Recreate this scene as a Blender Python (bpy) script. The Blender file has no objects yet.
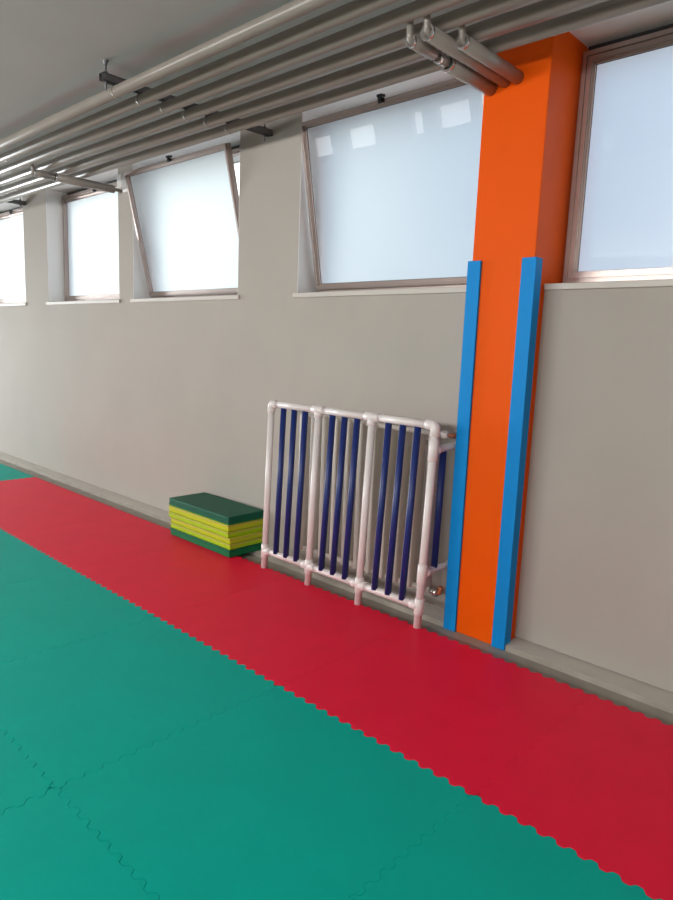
import bpy, bmesh, math, random
from mathutils import Vector, Matrix
random.seed(7)
C = bpy.context.scene.collection
PI = math.pi
LIFT = 0.03            # all coordinates below are measured from the top of the mats; the floor lies 3 cm lower
FLOOR = -0.03
CEIL = 3.0

# ------------------------------------------------------------------ materials
def new_mat(name):
    m = bpy.data.materials.new(name); m.use_nodes = True
    nt = m.node_tree; nt.nodes.clear()
    out = nt.nodes.new('ShaderNodeOutputMaterial')
    return m, nt, out

def surf(name, col, rough=0.6, metal=0.0, var=0.06, scale=6.0, bump=0.0, bscale=300.0, spec=0.5, col2=None, detail=3.0):
    m, nt, out = new_mat(name)
    b = nt.nodes.new('ShaderNodeBsdfPrincipled')
    b.inputs['Roughness'].default_value = rough
    b.inputs['Metallic'].default_value = metal
    b.inputs['Specular IOR Level'].default_value = spec
    tc = nt.nodes.new('ShaderNodeTexCoord')
    n = nt.nodes.new('ShaderNodeTexNoise'); n.inputs['Scale'].default_value = scale; n.inputs['Detail'].default_value = detail
    nt.links.new(tc.outputs['Object'], n.inputs['Vector'])
    r = nt.nodes.new('ShaderNodeValToRGB')
    r.color_ramp.elements[0].position = 0.3; r.color_ramp.elements[1].position = 0.7
    c = Vector(col)
    a = c * (1 - var); d = Vector(col2) if col2 else c * (1 + var)
    r.color_ramp.elements[0].color = (*a, 1); r.color_ramp.elements[1].color = (*d, 1)
    nt.links.new(n.outputs['Fac'], r.inputs['Fac'])
    nt.links.new(r.outputs['Color'], b.inputs['Base Color'])
    if bump:
        n2 = nt.nodes.new('ShaderNodeTexNoise'); n2.inputs['Scale'].default_value = bscale; n2.inputs['Detail'].default_value = 2
        nt.links.new(tc.outputs['Object'], n2.inputs['Vector'])
        bp = nt.nodes.new('ShaderNodeBump'); bp.inputs['Strength'].default_value = bump; bp.inputs['Distance'].default_value = 0.002
        nt.links.new(n2.outputs['Fac'], bp.inputs['Height']); nt.links.new(bp.outputs['Normal'], b.inputs['Normal'])
    nt.links.new(b.outputs['BSDF'], out.inputs['Surface'])
    return m

def glass(name, rough):
    m, nt, out = new_mat(name)
    g = nt.nodes.new('ShaderNodeBsdfGlass'); g.inputs['IOR'].default_value = 1.45
    g.inputs['Roughness'].default_value = rough; g.inputs['Color'].default_value = (0.97, 0.99, 0.99, 1)
    nt.links.new(g.outputs['BSDF'], out.inputs['Surface'])
    return m

M = {
 'wall':   surf('wall_paint', (0.40, 0.372, 0.333), 0.75, var=0.03, scale=1.6, bump=0.15, bscale=160, spec=0.15),
 'ceil':   surf('ceiling_paint', (0.44, 0.435, 0.42), 0.8, var=0.03, scale=2.0, bump=0.15, bscale=120),
 'reveal': surf('white_paint', (0.82, 0.825, 0.82), 0.6, var=0.02, scale=2.0, spec=0.3),
 'floor':  surf('concrete_floor', (0.33, 0.30, 0.255), 0.75, var=0.10, scale=9, bump=0.1),
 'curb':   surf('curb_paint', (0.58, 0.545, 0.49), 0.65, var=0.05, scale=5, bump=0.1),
 'orange': surf('orange_paint', (0.80, 0.094, 0.0), 0.5, var=0.02, scale=3, bump=0.12, bscale=140, spec=0.12),
 'red':    surf('red_foam', (0.86, 0.009, 0.048), 0.45, var=0.03, scale=5, bump=0.2, bscale=420, spec=0.18),
 'green':  surf('green_foam', (0.0, 0.42, 0.335), 0.5, var=0.03, scale=4, bump=0.2, bscale=420, spec=0.10),
 'blue':   surf('blue_foam', (0.0, 0.235, 0.62), 0.55, var=0.03, scale=5, bump=0.1, spec=0.2),
 'navy':   surf('navy_foam', (0.006, 0.022, 0.15), 0.45, var=0.05, scale=6),
 'pvc':    surf('white_plastic', (0.74, 0.68, 0.665), 0.35, var=0.015, scale=6),
 'rad':    surf('radiator_enamel', (0.72, 0.68, 0.62), 0.4, var=0.04, scale=10),
 'pipe':   surf('pipe_paint', (0.27, 0.245, 0.215), 0.30, var=0.06, scale=4),
 'steel':  surf('galvanised_steel', (0.20, 0.20, 0.21), 0.45, metal=0.7, var=0.12, scale=20),
 'alu':    surf('bronze_aluminium', (0.44, 0.365, 0.335), 0.33, metal=0.7, var=0.04, scale=8),
 'dark':   surf('dark_metal', (0.03, 0.03, 0.032), 0.4, metal=0.4, var=0.1),
 'sill':   surf('sill_paint', (0.52, 0.49, 0.445), 0.5, var=0.03, scale=5),
 'silver': surf('polished_fitting', (0.62, 0.61, 0.60), 0.25, metal=0.9, var=0.05, scale=20),
 'brass':  surf('copper_fitting', (0.42, 0.15, 0.07), 0.5, metal=0.3, var=0.1, scale=20),
 'dkgreen':surf('dark_green_vinyl', (0.002, 0.10, 0.055), 0.5, var=0.05, scale=6, spec=0.25),
 'midgreen':surf('green_vinyl', (0.003, 0.16, 0.055), 0.5, var=0.05, scale=6, spec=0.25),
 'lime':   surf('lime_vinyl', (0.36, 0.58, 0.008), 0.45, var=0.05, scale=6, spec=0.3),
 'yellow': surf('yellow_vinyl', (0.48, 0.56, 0.014), 0.45, var=0.05, scale=6, spec=0.3),
 'tan':    surf('zip_band', (0.46, 0.42, 0.08), 0.6, var=0.05, scale=20),
 'rubber': surf('rubber_gasket', (0.05, 0.05, 0.05), 0.6),
 'asphalt':surf('outside_paving', (0.45, 0.44, 0.42), 0.9, var=0.1, scale=3),
 'glass_in': glass('clear_glass_face', 0.0),
 'glass_out': glass('frosted_glass_face', 0.78),
}

# ------------------------------------------------------------------ mesh helpers
def BM(): return bmesh.new()

def box(bm, x0, x1, y0, y1, z0, z1, bev=0.0, seg=2, mi=0):
    vs = [bm.verts.new((x, y, z)) for z in (z0, z1) for y in (y0, y1) for x in (x0, x1)]
    q = [(0,2,3,1),(4,5,7,6),(0,1,5,4),(1,3,7,5),(3,2,6,7),(2,0,4,6)]
    fs = [bm.faces.new([vs[i] for i in f]) for f in q]
    for f in fs: f.material_index = mi
    if bev:
        es = list({e for f in fs for e in f.edges})
        r = bmesh.ops.bevel(bm, geom=es, offset=bev, segments=seg, profile=0.5, affect='EDGES')
    return vs

def tube(bm, pts, r, n=20, caps=True, r_in=None):
    """a round bar through pts; r a number or one radius per point"""
    pts = [Vector(p) for p in pts]
    rs = r if isinstance(r, (list, tuple)) else [r] * len(pts)
    rings = []
    up = None
    for i, p in enumerate(pts):
        if i == 0: t = pts[1] - p
        elif i == len(pts) - 1: t = p - pts[i-1]
        else: t = (pts[i+1] - p).normalized() + (p - pts[i-1]).normalized()
        if t.length < 1e-9: t = pts[i] - pts[i-1] if i else Vector((0,0,1))
        t.normalize()
        if up is None:
            up = Vector((0,0,1)) if abs(t.z) < 0.9 else Vector((0,1,0))
        a = (up - t * up.dot(t))
        if a.length < 1e-4: a = Vector((1,0,0)) - t * t.x
        a.normalize(); up = a
        b = t.cross(a)
        rings.append([bm.verts.new(p + (a * math.cos(2*PI*k/n) + b * math.sin(2*PI*k/n)) * rs[i]) for k in range(n)])
    for A, B in zip(rings, rings[1:]):
        for k in range(n):
            f = bm.faces.new((A[k], A[(k+1)%n], B[(k+1)%n], B[k])); f.smooth = True
    if caps:
        bm.faces.new(list(reversed(rings[0]))); bm.faces.new(rings[-1])
    return rings

def sleeve(bm, p0, p1, ro, ri, n=24):
    """open ended pipe with a wall"""
    p0, p1 = Vector(p0), Vector(p1)
    A = tube(bm, [p0, p1], ro, n, caps=False)
    B = tube(bm, [p0, p1], ri, n, caps=False)
    for a, b, s in ((A[0], B[0], 1), (A[1], B[1], -1)):
        for k in range(n):
            q = (a[k], b[k], b[(k+1)%n], a[(k+1)%n])
            bm.faces.new(q if s > 0 else tuple(reversed(q)))

BASE = {}
def place(o, base):
    o.location = (base[0], base[1], base[2] + LIFT)

def root(name, base, label=None, cat=None, group=None, kind=None):
    o = bpy.data.objects.new(name, None); C.objects.link(o)
    o.empty_display_size = 0.1
    place(o, base); BASE[o.name] = Vector(base)
    if label: o['label'] = label
    if cat: o['category'] = cat
    if group: o['group'] = group
    if kind: o['kind'] = kind
    return o

def build(name, bm, mats, parent=None, base=None, label=None, cat=None, group=None, kind=None):
    """one mesh object; vertices are given in world coordinates (mat-top datum)"""
    bmesh.ops.recalc_face_normals(bm, faces=bm.faces)
    if parent is not None:
        b = BASE[parent.name]
    else:
        if base is None:
            xs = [v.co.x for v in bm.verts]; ys = [v.co.y for v in bm.verts]; zs = [v.co.z for v in bm.verts]
            base = ((min(xs)+max(xs))/2, (min(ys)+max(ys))/2, min(zs))
        b = Vector(base)
    for v in bm.verts: v.co -= b
    me = bpy.data.meshes.new(name); bm.to_mesh(me); bm.free()
    for m in (mats if isinstance(mats, (list, tuple)) else [mats]): me.materials.append(m)
    o = bpy.data.objects.new(name, me); C.objects.link(o)
    if parent is not None:
        o.parent = parent
    else:
        place(o, b)
    BASE[o.name] = b
    if label: o['label'] = label
    if cat: o['category'] = cat
    if group: o['group'] = group
    if kind: o['kind'] = kind
    return o

# ------------------------------------------------------------------ camera (fitted to the photograph)
F_PX, YAW, PITCH, ROLL = 661.737, 0.753003, -0.156987, -0.0391200
CAM = Vector((2.03361, -1.85655, 1.50615))
cy, sy = math.cos(YAW), math.sin(YAW)
fw = Vector((-sy*math.cos(PITCH), cy*math.cos(PITCH), math.sin(PITCH)))
rt = Vector((cy, sy, 0)); dn = fw.cross(rt)
r2 = rt*math.cos(ROLL) + dn*math.sin(ROLL); d2 = -rt*math.sin(ROLL) + dn*math.cos(ROLL)
cam_d = bpy.data.cameras.new('camera'); cam = bpy.data.objects.new('camera', cam_d); C.objects.link(cam)
mw = Matrix((( r2.x, -d2.x, -fw.x, CAM.x), (r2.y, -d2.y, -fw.y, CAM.y), (r2.z, -d2.z, -fw.z, CAM.z + LIFT), (0,0,0,1)))
cam.matrix_world = mw
cam_d.sensor_fit = 'HORIZONTAL'; cam_d.sensor_width = 36.0; cam_d.lens = F_PX * 36.0 / 673.0
cam_d.clip_start = 0.02
bpy.context.scene.camera = cam
def px(p):
    q = Vector(p) - CAM; z = q.dot(fw)
    if z < 0.05: return None
    return (336.5 + F_PX*q.dot(r2)/z, 450 + F_PX*q.dot(d2)/z)
def in_frame(p):
    u = px(p)
    return u is not None and -4 < u[0] < 677 and -4 < u[1] < 904

# ------------------------------------------------------------------ the room
X0, X1, YB = -12.0, 4.6, -6.0         # left end, right end, back wall
YW, YO = 1.27, 1.58                   # window wall: room face, outer face
SZ = 1.845                            # window openings start here
PX0, PX1, PY = 0.120, 0.466, 1.145    # the orange pillar
OPEN = [(-7.30, -5.80), (-5.205, -3.70), (-3.45, -1.957), (-1.318, PX0), (PX1, 1.93)]

b = BM(); box(b, X0-.2, X1+.2, YB-.2, YO, FLOOR-.15, FLOOR); build('floor', b, M['floor'], kind='structure')
b = BM(); box(b, X0-.2, X1+.2, YB-.2, YO+.25, CEIL, CEIL+.2); build('ceiling', b, M['ceil'], kind='structure')
b = BM()
box(b, X0-.2, X1+.2, YW, YO, 0.004, SZ)
xs = [X0-.2] + [v for o in OPEN for v in o] + [X1+.2]
for i in range(0, len(xs), 2):
    if abs(xs[i]-PX0) < 1e-6: continue
    box(b, xs[i], xs[i+1], YW, YO, SZ, CEIL)
build('wall_front', b, M['wall'], kind='structure')
b = BM()
box(b, X0, PX0-.004, 1.140, 1.29, FLOOR, 0.0); box(b, PX1+.004, X1, 1.140, 1.29, FLOOR, 0.0)
bmesh.ops.recalc_face_normals(b, faces=b.faces)
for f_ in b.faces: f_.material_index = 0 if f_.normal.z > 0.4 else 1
build('baseboard_front', b, [M['curb'], M['floor']], kind='structure')
FILL_END = [(-3.0, -0.3, 0.15, 1.75)]  # opening added in the unseen end wall to brighten the left side
b = BM(); y = YB
for (a0, a1, z0, z1) in FILL_END:
    box(b, X0-.2, X0, y, a0, FLOOR, CEIL); box(b, X0-.2, X0, a0, a1, FLOOR, z0); box(b, X0-.2, X0, a0, a1, z1, CEIL); y = a1
box(b, X0-.2, X0, y, YW, FLOOR, CEIL); build('wall_left', b, M['wall'], kind='structure')
b = BM(); box(b, X1, X1+.2, YB, YW, FLOOR, CEIL); build('wall_right', b, M['wall'], kind='structure')
# back wall (behind the camera): tall glazed openings near the camera, small high ones further down the hall
BACK = [(-8.22,-7.70,2.62,2.97), (-7.26,-6.58,2.62,2.97), (-5.71,-5.48,2.62,2.97), (-5.16,-4.52,2.62,2.97),
        (-4.2,-2.6,2.0,2.6), (-2.2,-0.6,2.0,2.6), (-0.2,1.4,2.0,2.6), (1.8,3.4,2.0,2.6)]
b = BM()
cuts = sorted(BACK)
x = X0
for (a0, a1, z0, z1) in cuts:
    box(b, x, a0, YB-.2, YB, FLOOR, CEIL)
    box(b, a0, a1, YB-.2, YB, FLOOR, z0); box(b, a0, a1, YB-.2, YB, z1, CEIL)
    x = a1
box(b, x, X1, YB-.2, YB, FLOOR, CEIL)
build('wall_back', b, M['wall'], kind='structure')
b = BM(); box(b, -40, 30, YO, 40, FLOOR-.3, FLOOR-.12); build('ground', b, M['asphalt'], kind='structure')

# the orange pillar
b = BM(); box(b, PX0, PX1, PY, YO+.02, FLOOR, CEIL, 0.004)
build('pillar', b, M['orange'], label='bright orange square pillar standing between two frosted windows', cat='pillar')

# ------------------------------------------------------------------ windows
def prism_ring(bm, f, x0, x1, v0, v1, w0, w1, t):
    """rectangular picture-frame: bars of width t between depth w0..w1; f maps (x, v, w) to the room"""
    O = [(x0,v0),(x1,v0),(x1,v1),(x0,v1)]; I = [(x0+t,v0+t),(x1-t,v0+t),(x1-t,v1-t),(x0+t,v1-t)]
    V = {}
    for k, (P, w) in {'a':(O,w0),'b':(O,w1),'c':(I,w0),'d':(I,w1)}.items():
        V[k] = [bm.verts.new(f(p[0], p[1], w)) for p in P]
    for i in range(4):
        j = (i+1) % 4
        bm.faces.new((V['a'][i], V['a'][j], V['c'][j], V['c'][i]))
        bm.faces.new((V['b'][i], V['d'][i], V['d'][j], V['b'][j]))
        bm.faces.new((V['a'][i], V['b'][i], V['b'][j], V['a'][j]))
        bm.faces.new((V['c'][i], V['c'][j], V['d'][j], V['d'][i]))

def fbox(bm, f, x0, x1, v0, v1, w0, w1):
    vs = [bm.verts.new(f(x, v, w)) for w in (w0, w1) for v in (v0, v1) for x in (x0, x1)]
    for q in [(0,2,3,1),(4,5,7,6),(0,1,5,4),(1,3,7,5),(3,2,6,7),(2,0,4,6)]:
        bm.faces.new([vs[i] for i in q])

def window(n, x0, x1, tilt, lab, ext=(0.026, 0.026)):
    r = root('window_%d' % n, ((x0+x1)/2, 1.45, SZ), kind='structure', label=lab)
    # white painted reveal lining the opening
    b = BM()
    if x0 != PX1: box(b, x0, x0+.004, YW+.001, YO, SZ, CEIL)
    if x1 != PX0: box(b, x1-.004, x1, YW+.001, YO, SZ, CEIL)
    box(b, x0, x1, YW+.001, YO+.2, CEIL-.004, CEIL)
    build('reveal', b, M['reveal'], r)
    # sill board with its lip
    b = BM()
    box(b, x0-ext[0], x1+ext[1], 1.252, YW, SZ-.032, SZ-.002, 0.003)
    box(b, x0+.004, x1-.004, YW, YO, SZ-.02, SZ+.0, 0.0)
    build('sill', b, M['sill'], r)
    flat = lambda x, v, w: Vector((x, 1.47 - w, v))
    z0, z1 = SZ + .004, 2.955
    a0, a1 = x0+.006, x1-.006
    b = BM()
    prism_ring(b, flat, a0, a1, z0, z1, -.03, .022, .036)
    prism_ring(b, flat, a0+.010, a1-.010, z0+.010, z1-.010, .022, .032, .016)
    build('frame', b, M['alu'], r)
    # strip closing the slot above the frame, coloured dark for the recess's shade
    b = BM(); box(b, a0, a1, 1.50, 1.52, z1-.005, CEIL-.005); build('head_strip', b, M['dark'], r)
    # sash: hinged along its lower edge, tilted into the room by `tilt`
    h0 = z0 + .030
    ct, st = math.cos(tilt), math.sin(tilt)
    hy = 1.47 - (.0 if not tilt else .030)
    def f(x, v, w):
        return Vector((x, hy - v*st - w*ct, h0 + v*ct - w*st))
    L = z1 - .030 - h0
    s0, s1 = a0 + .030, a1 - .030
    b = BM()
    prism_ring(b, f, s0, s1, 0, L, -.012, .026, .030)
    prism_ring(b, f, s0+.006, s1-.006, .006, L-.006, .026, .036, .018)
    prism_ring(b, f, s0+.026, s1-.026, .026, L-.026, -.002, .018, .012)
    sash = build('sash', b, M['alu'], r)
    b = BM()
    prism_ring(b, f, s0+.034, s1-.034, .034, L-.034, .007, .0105, .006)
    build('gasket', b, M['rubber'], sash)
    # pane: clear face to the room, frosted face outside
    b = BM(); fbox(b, f, s0+.030, s1-.030, .030, L-.030, .000, .006)
    b.faces.ensure_lookup_table()
    nrm = f(0, 0, 1) - f(0, 0, 0)
    bmesh.ops.recalc_face_normals(b, faces=b.faces)
    for fc in b.faces:
        fc.material_index = 0 if fc.normal.dot(nrm) > 0.9 else 1
    build('pane', b, [M['glass_in'], M['glass_out']], sash)
    # catch in the middle of the top rail
    xm = (s0+s1)/2
    b = BM()
    fbox(b, f, xm-.022, xm+.022, L-.020, L+.004, .036, .044)
    fbox(b, f, xm-.010, xm+.010, L-.014, L+.022, .044, .058)
    fbox(b, f, xm-.016, xm+.016, L+.010, L+.024, .020, .058)
    build('catch', b, M['dark'], sash)
    return r

window(1, *OPEN[0], 0.0, 'closed frosted window at the left edge')
window(2, *OPEN[1], 0.0, 'closed frosted window left of the smaller open window')
window(3, *OPEN[2], math.radians(13.2), 'open frosted window tilted inward, further from the pillar')
window(4, *OPEN[3], math.radians(10.6), 'open frosted window tilted inward, directly left of the pillar', ext=(0.026, -.004))
window(5, *OPEN[4], 0.0, 'closed frosted window right of the orange pillar', ext=(-.004, .026))

# ------------------------------------------------------------------ jigsaw floor mats
NT = 15
def wave(t):
    s = math.sin(2*PI*NT*t) * 1.7
    return max(-1.0, min(1.0, s))
AMP = 0.0095
YE = 0.982
def ex(x, y):      # an edge that runs along x at depth y
    return (x, y + AMP*wave(x))
def ey(x, y, y0, y1):
    return (x + AMP*wave((y-y0)/(y1-y0)), y)
N = NT*12
def mat(x0, x1, y0, y1, material, name, label, cat, group, tight=False):
    P = []
    for i in range(N): P.append(ex(x0 + (x1-x0)*i/N, y0))
    for i in range(N): P.append(ey(x1, y0 + (y1-y0)*i/N, y0, y1))
    for i in range(N): P.append(ex(x1 - (x1-x0)*i/N, y1))
    for i in range(N): P.append(ey(x0, y1 - (y1-y0)*i/N, y0, y1))
    n = len(P)
    def inset(d):
        out = []
        for i in range(n):
            if i % N == 0:
                sx_ = 1 if i in (0, 3*N) else -1; sy_ = 1 if i in (0, N) else -1
                out.append((P[i][0] + sx_*d, P[i][1] + sy_*d)); continue
            a, c = P[i-1], P[(i+1) % n]
            tx, ty = c[0]-a[0], c[1]-a[1]; l = math.hypot(tx, ty) or 1
            out.append((P[i][0] - ty/l*d, P[i][1] + tx/l*d))
        return out
    A, B = (inset(0.0003), inset(0.0008)) if tight else (inset(0.0006), inset(0.0020))
    mx, my = (x0+x1)/2, (y0+y1)/2
    R = []
    def clampin(p):
        return (min(max(p[0], x0+.03), x1-.03), min(max(p[1], y0+.03), y1-.03))
    R = [clampin((x0 + (x1-x0)*i/N, y0)) for i in range(N)] + [clampin((x1, y0 + (y1-y0)*i/N)) for i in range(N)] + [clampin((x1 - (x1-x0)*i/N, y1)) for i in range(N)] + [clampin((x0, y1 - (y1-y0)*i/N)) for i in range(N)]
    bm = BM()
    lo = [bm.verts.new((p[0], p[1], FLOOR)) for p in A]
    mi = [bm.verts.new((p[0], p[1], -0.0014)) for p in A]
    hi = [bm.verts.new((p[0], p[1], 0.0)) for p in B]
    for R1, R2 in ((lo, mi), (mi, hi)):
        for i in range(n):
            j = (i+1) % n
            bm.faces.new((R1[i], R1[j], R2[j], R2[i]))
    inner = {}
    rin = []
    for p in R:
        q = (round(p[0], 6), round(p[1], 6))
        if q not in inner: inner[q] = bm.verts.new((p[0], p[1], 0.0))
        rin.append(inner[q])
    for i in range(n):
        j = (i+1) % n
        if rin[i] is rin[j]: bm.faces.new((hi[i], hi[j], rin[i]))
        else: bm.faces.new((hi[i], hi[j], rin[j], rin[i]))
    loop = []
    for v in rin:
        if not loop or loop[-1] is not v: loop.append(v)
    if loop[0] is loop[-1]: loop.pop()
    bm.faces.new(loop)
    return build(name, bm, material, base=((x0+x1)/2, (y0+y1)/2, FLOOR), label=label, cat=cat, group=group)

RED_LABEL = {
 1: 'red jigsaw mat in the lower right corner, past the orange pillar',
 0: 'red jigsaw mat in front of the orange pillar',
 -1: 'red jigsaw mat in front of the white radiator guard',
 -2: 'red jigsaw mat under the near half of the yellow and green pad stack',
 -3: 'red jigsaw mat under the far end of the yellow and green pad stack',
 -4: 'red jigsaw mat by the wall beyond the pad stack, second from the far end',
 -5: 'red jigsaw mat at the far end of the red row, touching the far green mat',
}
GREEN_LABEL = {}
def vis(x0, x1, y0, y1):
    for i in range(1, 12):
        for j in range(1, 12):
            if in_frame((x0+(x1-x0)*i/12, y0+(y1-y0)*j/12, 0)): return True
    return False
GREEN_CELLS = []
for k in range(-5, 3):
    if vis(k, k+1, 0, YE):
        mat(k, k+1, 0, YE, M['red'], 'floor_mat', RED_LABEL.get(k, 'red jigsaw mat'), 'floor mat', 'red jigsaw mats along the wall', tight=True)
for row, (ya, yb) in {'edge': (-1, 0), 'second': (-2, -1), 'third': (-3, -2)}.items():
    for k in range(-8, 4):
        if vis(k, k+1, ya, yb): GREEN_CELLS.append((row, k, ya, yb))
for k in (-6, -7):
    if vis(k, k+1, 0, YE): GREEN_CELLS.append(('far', k, 0, YE))
GL = {
 ('edge', 1): 'green jigsaw mat at the lower right, along the front edge of the red row',
 ('edge', 0): 'green jigsaw mat at bottom centre beside the red row, right of the jagged seam crossing',
 ('edge', -1): 'green jigsaw mat left of centre beside the red row, above the jagged cross seam',
 ('edge', -2): 'green jigsaw mat beside the red row, level with the pad stack',
 ('edge', -3): 'green jigsaw mat beside the red row, near the left edge of the picture',
 ('edge', -4): 'farthest green jigsaw mat on the room side of the red row',
 ('second', 1): 'green jigsaw mat at the bottom, nearest the viewer',
 ('second', 0): 'green jigsaw mat in the lower left corner, below the jagged cross seam',
 ('second', -1): 'green jigsaw mat at the left edge, left of the jagged seam crossing',
 ('second', -2): 'green jigsaw mat at the left edge of the picture, in the second row from the red mats',
 ('far', -6): 'small far green jigsaw mat against the wall, beyond the end of the red row',
}
for row, k, ya, yb in GREEN_CELLS:
    mat(k, k+1, ya, yb, M['green'], 'floor_mat', GL.get((row, k), 'green jigsaw mat'), 'floor mat', 'green jigsaw mats', tight=(row == 'edge' and k >= 0))

# ------------------------------------------------------------------ blue foam corner guards on the pillar
def guard(xc, sgn, label):
    t, w, ws = 0.016, 0.060, 0.050
    xo = xc + sgn*t; xi = xc - sgn*w
    prof = [(xo, PY+ws), (xo, PY-t), (xi, PY-t), (xi, PY), (xc, PY), (xc, PY+ws)]
    bm = BM()
    lo = [bm.verts.new((p[0], p[1], FLOOR+.002)) for p in prof]
    hi = [bm.verts.new((p[0], p[1], 1.956)) for p in prof]
    n = len(prof)
    for i in range(n):
        bm.faces.new((lo[i], lo[(i+1)%n], hi[(i+1)%n], hi[i]))
    bm.faces.new(hi); bm.faces.new(list(reversed(lo)))
    bmesh.ops.recalc_face_normals(bm, faces=bm.faces)
    bmesh.ops.bevel(bm, geom=list(bm.edges), offset=0.0025, segments=2, profile=0.5, affect='EDGES')
    build('corner_guard', bm, M['blue'], label=label, cat='corner guard', group='blue corner guards on the pillar')
guard(PX0-.0005, -1, 'blue foam corner guard on the left edge of the orange pillar, next to the radiator')
guard(PX1+.0005, 1, 'blue foam corner guard on the right edge of the orange pillar')

# ------------------------------------------------------------------ stack of foam pads
PADS = [  # bottom to top: thickness, material, dx, dy, twist, label
 (0.056, 'midgreen', 0.000, 0.000, 0.0, 'green foam pad at the bottom of the stack, lying on the red mat'),
 (0.044, 'lime',     0.001, 0.001, 0.2, 'lime yellow foam pad directly on top of the bottom green pad'),
 (0.042, 'yellow',   0.002, 0.001, 0.1, 'yellow foam pad in the middle of the stack, just below the shifted joint'),
 (0.044, 'lime',    -0.012,-0.008, 0.3, 'lime yellow foam pad in the middle of the stack, just above the shifted joint'),
 (0.050, 'yellow',  -0.012,-0.007, 0.2, 'yellow foam pad directly under the dark green top pad'),
 (0.060, 'dkgreen', -0.006,-0.008, 0.3, 'dark green foam pad on top of the stack'),
]
def pads():
    z = 0.0
    cx, cyy, hx, hy = -1.925, 1.078, 0.377, 0.166
    for th, mk, dx, dy, tw, lab in PADS:
        bm = BM()
        box(bm, -hx, hx, -hy, hy, 0, th-.0012, 0.008, 3)
        # seam welt around the middle of the edge
        R = Matrix.Rotation(math.radians(tw - 0.5), 4, 'Z')
        for v in bm.verts: v.co = R @ v.co + Vector((cx+dx, cyy+dy, z))
        for f_ in bm.faces: f_.smooth = False
        o = build('foam_pad', bm, M[mk], label=lab, cat='foam pad', group='stacked foam pads')
        bm = BM()
        zz = th * (0.80 if mk != 'dkgreen' else 0.14)
        prism_ring(bm, lambda x, v, w: Vector((x, v, w)), -hx-.0012, hx+.0012, -hy-.0012, hy+.0012, zz-.0045, zz+.0045, 0.004)
        for v in bm.verts: v.co = R @ v.co + Vector((cx+dx, cyy+dy, z))
        build('piping', bm, M['tan' if mk in ('lime', 'yellow') else 'midgreen' if mk == 'dkgreen' else 'dkgreen'], o)
        z += th
pads()

# ------------------------------------------------------------------ radiator and its white pipe guard
r = root('radiator', (-0.53, 1.12, FLOOR), label='grey beige tubular steel radiator on the wall behind the white pipe guard', cat='radiator')
ZB, ZT = 0.150, 1.065
for k in range(11):
    x = -0.028 - 0.1015*k
    bm = BM()
    box(bm, x-.0165, x+.0165, 1.078, 1.168, ZB, ZT, .0155, 5)
    for f_ in bm.faces: f_.smooth = True
    build('section', bm, M['rad'], r)
for nm, zz in (('lower_header', ZB+.012), ('upper_header', ZT-.012)):
    bm = BM(); tube(bm, [(-1.060, 1.125, zz), (0.004, 1.125, zz)], 0.016, 18); build(nm, bm, M['rad'], r)
for x in (-0.95, -0.15):
    for za in (ZT-.10, ZB+.09):
        bm = BM(); box(bm, x-.015, x+.015, 1.145, YW-.001, za, za+.03); build('wall_bracket', bm, M['rad'], r)
# top valve, tail and riser
v = BM(); tube(v, [(.004, 1.125, ZT-.012), (.020, 1.125, ZT-.012), (.022, 1.125, ZT-.012), (.062, 1.125, ZT-.012)], [.014, .014, .023, .021], 18)
val = build('thermostat_valve', v, M['pvc'], r)
v = BM(); tube(v, [(.062, 1.125, ZT-.012), (.075, 1.125, ZT-.012), (.088, 1.16, ZT-.012), (.088, 1.20, ZT-.012), (.088, YW-.002, ZT-.012)], .011, 14); build('tail_pipe', v, M['brass'], val)
v = BM()
tube(v, [(.004, 1.125, ZB+.012), (.030, 1.125, ZB+.012)], .015, 16)
tube(v, [(.030, 1.125, ZB+.012), (.034, 1.125, ZB+.012), (.052, 1.125, ZB+.012), (.056, 1.125, ZB+.012)], [.020, .027, .027, .020], 10)
val = build('lockshield_valve', v, M['silver'], r)
v = BM(); tube(v, [(.052, 1.125, ZB+.012), (.066, 1.125, ZB+.016), (.072, 1.125, ZB+.035), (.072, 1.125, ZB+.055)], .014, 14); build('brass_elbow', v, M['brass'], val)

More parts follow.
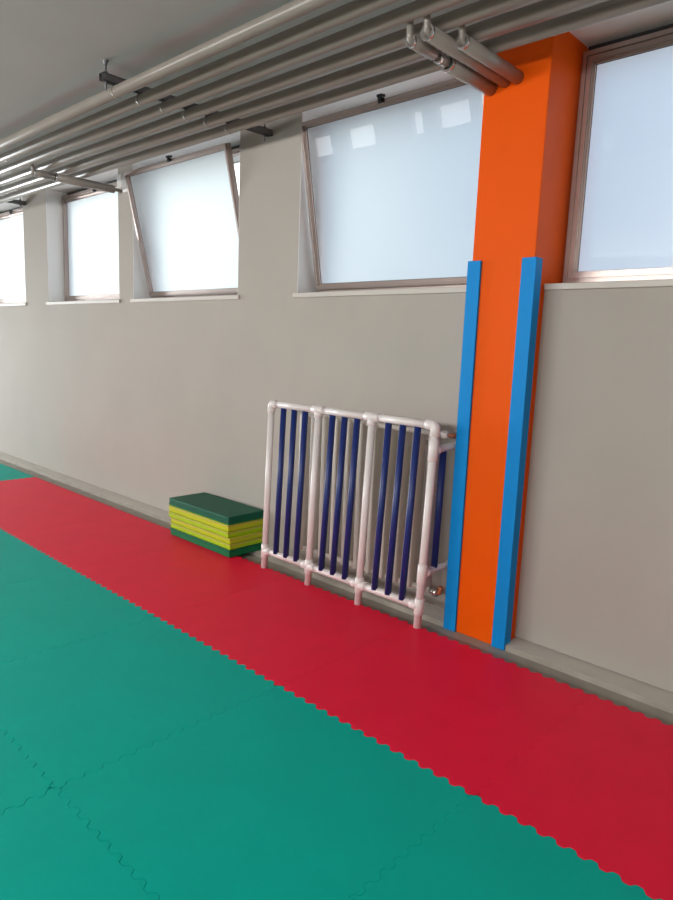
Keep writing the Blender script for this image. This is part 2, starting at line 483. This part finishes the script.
PXS = [-1.241, -0.812, -0.384, 0.050]
def gx(x, z):
    k = min(1.0, max(0.25, (x + 1.241)/0.55))
    return x + 0.018*k*(z-0.55)
def gy(z): return 0.970 + 0.026*z
g = root('radiator_guard', (-0.61, 0.98, 0.0), label='white plastic pipe guard frame with navy blue slats in front of the radiator', cat='radiator guard')
ZR, ZBR = 1.112, 0.122
RP = 0.0215
RF = RP + .0048
for i, x in enumerate(PXS):
    P = lambda z, dx=0.0: (gx(x, z)+dx, gy(z), z)
    bm = BM(); tube(bm, [P(0.0005), P(ZR)], RP, 22)
    post = build('post', bm, M['pvc'], g)
    def fit(z0, z1):
        c = BM(); tube(c, [P(z0), P(z0+.002), P(z1-.002), P(z1)], [RP+.002, RF, RF, RP+.002], 22)
        return c
    c = fit(ZBR-.045, ZBR+.045)
    for s in ((1,) if i == 0 else (-1,) if i == 3 else (-1, 1)):
        tube(c, [P(ZBR), P(ZBR, s*.052), P(ZBR, s*.054)], [RF, RF, RP+.002], 22)
    build('tee_fitting', c, M['pvc'], post)
    if i in (0, 3):
        s = 1 if i == 0 else -1
        c = BM()
        pts = [P(ZR-.056), P(ZR-.054), P(ZR-.018)]
        rad_ = [RP+.002, RF, RF]
        x_, y_, z_ = P(ZR)
        for a in range(1, 7):
            th = a*PI/12
            pts.append((x_ + s*.018*(1-math.cos(th)), y_, ZR-.018+.018*math.sin(th))); rad_.append(RF)
        pts += [(x_+s*.056, y_, ZR), (x_+s*.058, y_, ZR)]; rad_ += [RF, RP+.002]
        tube(c, pts, rad_, 22)
        build('elbow_fitting', c, M['pvc'], post)
    else:
        c = BM()
        tube(c, [P(ZR, -.052), P(ZR, -.050), P(ZR, .050), P(ZR, .052)], [RP+.002, RF, RF, RP+.002], 22)
        tube(c, [P(ZR), P(ZR-.046), P(ZR-.048)], [RF, RF, RP+.002], 22)
        build('tee_fitting', c, M['pvc'], post)
    if i == 3:
        for z0, z1 in ((0.925, 1.035), (0.250, 0.358)):
            build('tee_fitting', fit(z0, z1), M['pvc'], post)
for i in range(3):
    for nm, zz in (('top_rail', ZR), ('bottom_rail', ZBR)):
        bm = BM(); tube(bm, [(gx(PXS[i], zz)+.03, gy(zz), zz), (gx(PXS[i+1], zz)-.03, gy(zz), zz)], RP, 22); build(nm, bm, M['pvc'], g)
for i in range(3):
    for fr in (0.285, 0.515, 0.745):
        x = PXS[i] + (PXS[i+1]-PXS[i])*fr
        za, zb = .130, ZR-.019
        bm = BM()
        tube(bm, [(gx(x, za), .962, za), (gx(x, zb), gy(ZR)-.004, zb)], 0.0190, 18)
        sl = build('slat', bm, M['navy'], g)
        bm = BM()
        tube(bm, [(gx(x, za)-.0115, .962+.0065, za+.01), (gx(x, zb)-.0115, gy(ZR)+.0025, zb)], 0.0142, 14)
        build('core_pipe', bm, M['pvc'], sl)
for zz in (0.982, 0.306):
    x = gx(PXS[3], zz)
    bm = BM(); tube(bm, [(x, gy(zz), zz), (x, 1.055, zz), (x, 1.085, zz+.004), (x+.012, 1.13, zz+.010), (x+.02, 1.20, zz+.012), (x+.02, YW-.002, zz+.012)], .0195, 20)
    arm = build('wall_arm', bm, M['pvc'], g)
    bm = BM(); tube(bm, [(x, gy(zz)+.02, zz), (x, 1.034, zz), (x, 1.036, zz)], [RF, RF, RP+.001], 20)
    build('arm_socket', bm, M['pvc'], arm)
x = PXS[3]
bm = BM(); tube(bm, [(gx(x, .318), 1.088, .318), (gx(x, .97), 1.088, .97)], .0185, 18); build('side_slat', bm, M['navy'], g)

# ------------------------------------------------------------------ pipes under the ceiling
ZP, RPIPE = 2.855, 0.0315
PYS = [0.137, 0.290, 0.447, 0.605, 0.757, 0.920]
PL = ['outermost ceiling heating pipe, first from the room side, lit tan',
      'second ceiling heating pipe from the room side', 'third ceiling heating pipe from the room side',
      'fourth ceiling heating pipe from the room side', 'fifth ceiling heating pipe from the room side, second from the windows',
      'innermost ceiling heating pipe, nearest the window wall']
for y, lab in zip(PYS, PL):
    bm = BM()
    tube(bm, [(X0+.001, y, ZP), (X1-.001, y, ZP)], RPIPE, 28)
    build('heating_pipe', bm, M['pipe'], base=(0, y, ZP), label=lab, cat='pipe', group='long heating pipes under the ceiling')

def hanger(x, label):
    h = root('pipe_hanger', (x, 0.65, 2.89), label=label, cat='pipe hanger', group='steel hangers carrying the pipes')
    bm = BM()
    y0, y1 = 0.045, YW-.001
    box(bm, x-.0205, x+.0205, y0, y1, 2.925, 2.929); box(bm, x-.0205, x-.0175, y0, y1, 2.889, 2.929)
    box(bm, x+.0175, x+.0205, y0, y1, 2.889, 2.929)
    box(bm, x-.0205, x-.010, y0, y1, 2.889, 2.892); box(bm, x+.010, x+.0205, y0, y1, 2.889, 2.892)
    build('channel', bm, M['steel'], h)
    for yy in (0.075, 1.215):
        bm = BM(); tube(bm, [(x, yy, 2.845), (x, yy, CEIL)], .005, 10)
        rod = build('threaded_rod', bm, M['steel'], h)
        bm = BM(); tube(bm, [(x, yy, 2.929), (x, yy, 2.941)], .012, 6); build('nut', bm, M['steel'], rod)
        bm = BM(); tube(bm, [(x, yy, 2.877), (x, yy, 2.889)], .012, 6); build('nut', bm, M['steel'], rod)
        bm = BM(); tube(bm, [(x, yy, CEIL-.022), (x, yy, CEIL-.003), (x, yy, CEIL)], [.009, .014, .016], 12)
        build('anchor', bm, M['steel'], rod)
    for yy in PYS:
        bm = BM(); sleeve(bm, (x-.006, yy, ZP), (x+.006, yy, ZP), RPIPE+.0018, RPIPE+.0004, 24)
        box(bm, x-.006, x+.006, yy-.008, yy+.008, ZP+RPIPE+.001, 2.8895)
        build('pipe_clamp', bm, M['pipe'], h)
hanger(-1.625, 'dark steel pipe hanger reaching the wall between the two open windows')
hanger(-5.72, 'dark steel pipe hanger at the left, by the closed windows')

def connector(x, z, ystart, yend, rr, parts, label, rise):
    """pipe that runs under the long pipes to the wall; parts: list of (y0, y1, radius)"""
    c = root('connecting_pipe', (x, (ystart+yend)/2, z), label=label, cat='pipe', group='short insulated connecting pipes')
    bm = BM()
    tube(bm, [(x, yend-.001, z), (x, ystart+.02, z), (x, ystart+.008, z+.003), (x, ystart+.001, z+.012), (x, ystart, z+.026), (x, ystart-.004, ZP-.018), (x, rise+.040, ZP-.006)], .0150, 16)
    core = build('core_pipe', bm, M['pipe'], c)
    for (a, d, q) in parts:
        bm = BM(); sleeve(bm, (x, a, z), (x, d, z), q, q-.007, 24)
        s = build('insulation_sleeve', bm, M['pipe'], c)
        bm = BM(); sleeve(bm, (x, a-.001, z), (x, a+.014, z), q+.0012, q-.006, 24); build('end_band', bm, M['silver'], s)  # plain band round the sleeve's starting end, carries no load
    return c
connector(0.160, 2.772, 0.492, PY, .03, [(0.492, 0.66, .0245), (0.69, 0.755, .0245), (0.765, PY-.001, .036)],
          'stepped connecting pipe entering the left side of the orange pillar, leftmost of three', PYS[2])
connector(0.240, 2.788, 0.50, PY, .03, [(0.50, PY-.001, .031)], 'long connecting pipe entering the orange pillar, middle of three', PYS[2])
connector(0.304, 2.788, 0.660, PY, .03, [(0.660, PY-.001, .0305)], 'connecting pipe entering the orange pillar, rightmost of three', PYS[3])
connector(-3.635, 2.785, 0.495, YW, .03, [(0.495, 0.66, .029), (0.67, 1.193, .034)], 'connecting pipe running to the wall beside the far open window', PYS[2])
# pale mounting block that holds the left connecting pipe on the pier
m_ = root('mounting_block', (-3.56, 1.24, 2.78), label='pale square bracket holding the connecting pipe on the wall beside the far open window', cat='bracket')
bm = BM(); box(bm, -3.595, -3.49, 1.255, YW-.001, 2.765, 2.915, .004); build('plate', bm, M['reveal'], m_)
bm = BM(); box(bm, -3.585, -3.505, 1.195, 1.254, 2.785, 2.90, .006); build('block', bm, M['reveal'], m_)

# ------------------------------------------------------------------ light
sc = bpy.context.scene
w = bpy.data.worlds.new('sky'); sc.world = w; w.use_nodes = True
nt = w.node_tree; nt.nodes.clear()
out = nt.nodes.new('ShaderNodeOutputWorld'); bg = nt.nodes.new('ShaderNodeBackground')
tc = nt.nodes.new('ShaderNodeTexCoord'); dot = nt.nodes.new('ShaderNodeVectorMath'); dot.operation = 'DOT_PRODUCT'
L = Vector((-1.0, 0.05, 0.12)).normalized(); dot.inputs[1].default_value = L
nt.links.new(tc.outputs['Generated'], dot.inputs[0])
rp = nt.nodes.new('ShaderNodeValToRGB')
els = rp.color_ramp.elements
els[0].position = 0.26; els[0].color = (0.35, 0.44, 0.64, 1)
els[1].position = 1.0; els[1].color = (7.0, 7.1, 7.1, 1)
for p_, c_ in ((0.0, (1.8, 1.9, 2.1, 1)), (0.60, (0.44, 0.57, 0.71, 1)), (0.78, (1.5, 1.58, 1.54, 1)), (0.89, (4.6, 4.65, 4.6, 1))):
    e = els.new(p_); e.color = c_
nt.links.new(dot.outputs['Value'], rp.inputs['Fac'])
nt.links.new(rp.outputs['Color'], bg.inputs['Color']); bg.inputs['Strength'].default_value = 1.0
nt.links.new(bg.outputs['Background'], out.inputs['Surface'])

def area(name, loc, rot, sx, sy_, power, col):
    l = bpy.data.lights.new(name, 'AREA'); l.shape = 'RECTANGLE'; l.size = sx; l.size_y = sy_; l.energy = power; l.color = col
    o = bpy.data.objects.new(name, l); C.objects.link(o); o.location = (loc[0], loc[1], loc[2]+LIFT); o.rotation_euler = rot
    return o
# daylight through the openings of the back wall
for (a0, a1, z0, z1) in BACK:
    A = (a1-a0)*(z1-z0)
    big = z1 < 2.61
    area('daylight_fill', ((a0+a1)/2, YB-.12, (z0+z1)/2), (PI/2, 0, 0), a1-a0, z1-z0, A*(95.0 if big else 14.0), (1.0, 0.985, 0.965))

for (a0, a1, z0, z1) in FILL_END:  # cool fill lamp behind the added end-wall opening
    area('daylight_fill', (X0-.12, (a0+a1)/2, (z0+z1)/2), (0, -PI/2, 0), z1-z0, a1-a0, (a1-a0)*(z1-z0)*125.0, (0.90, 0.96, 1.0))

sc.view_settings.view_transform = 'Standard'; sc.view_settings.look = 'None'
sc.view_settings.exposure = 0.0; sc.view_settings.gamma = 1.0; sc.view_settings.use_curve_mapping = False
sc.cycles.use_denoising = True
sc.cycles.max_bounces = 10; sc.cycles.diffuse_bounces = 6; sc.cycles.transmission_bounces = 8; sc.cycles.glossy_bounces = 4
sc.cycles.sample_clamp_indirect = 12.0
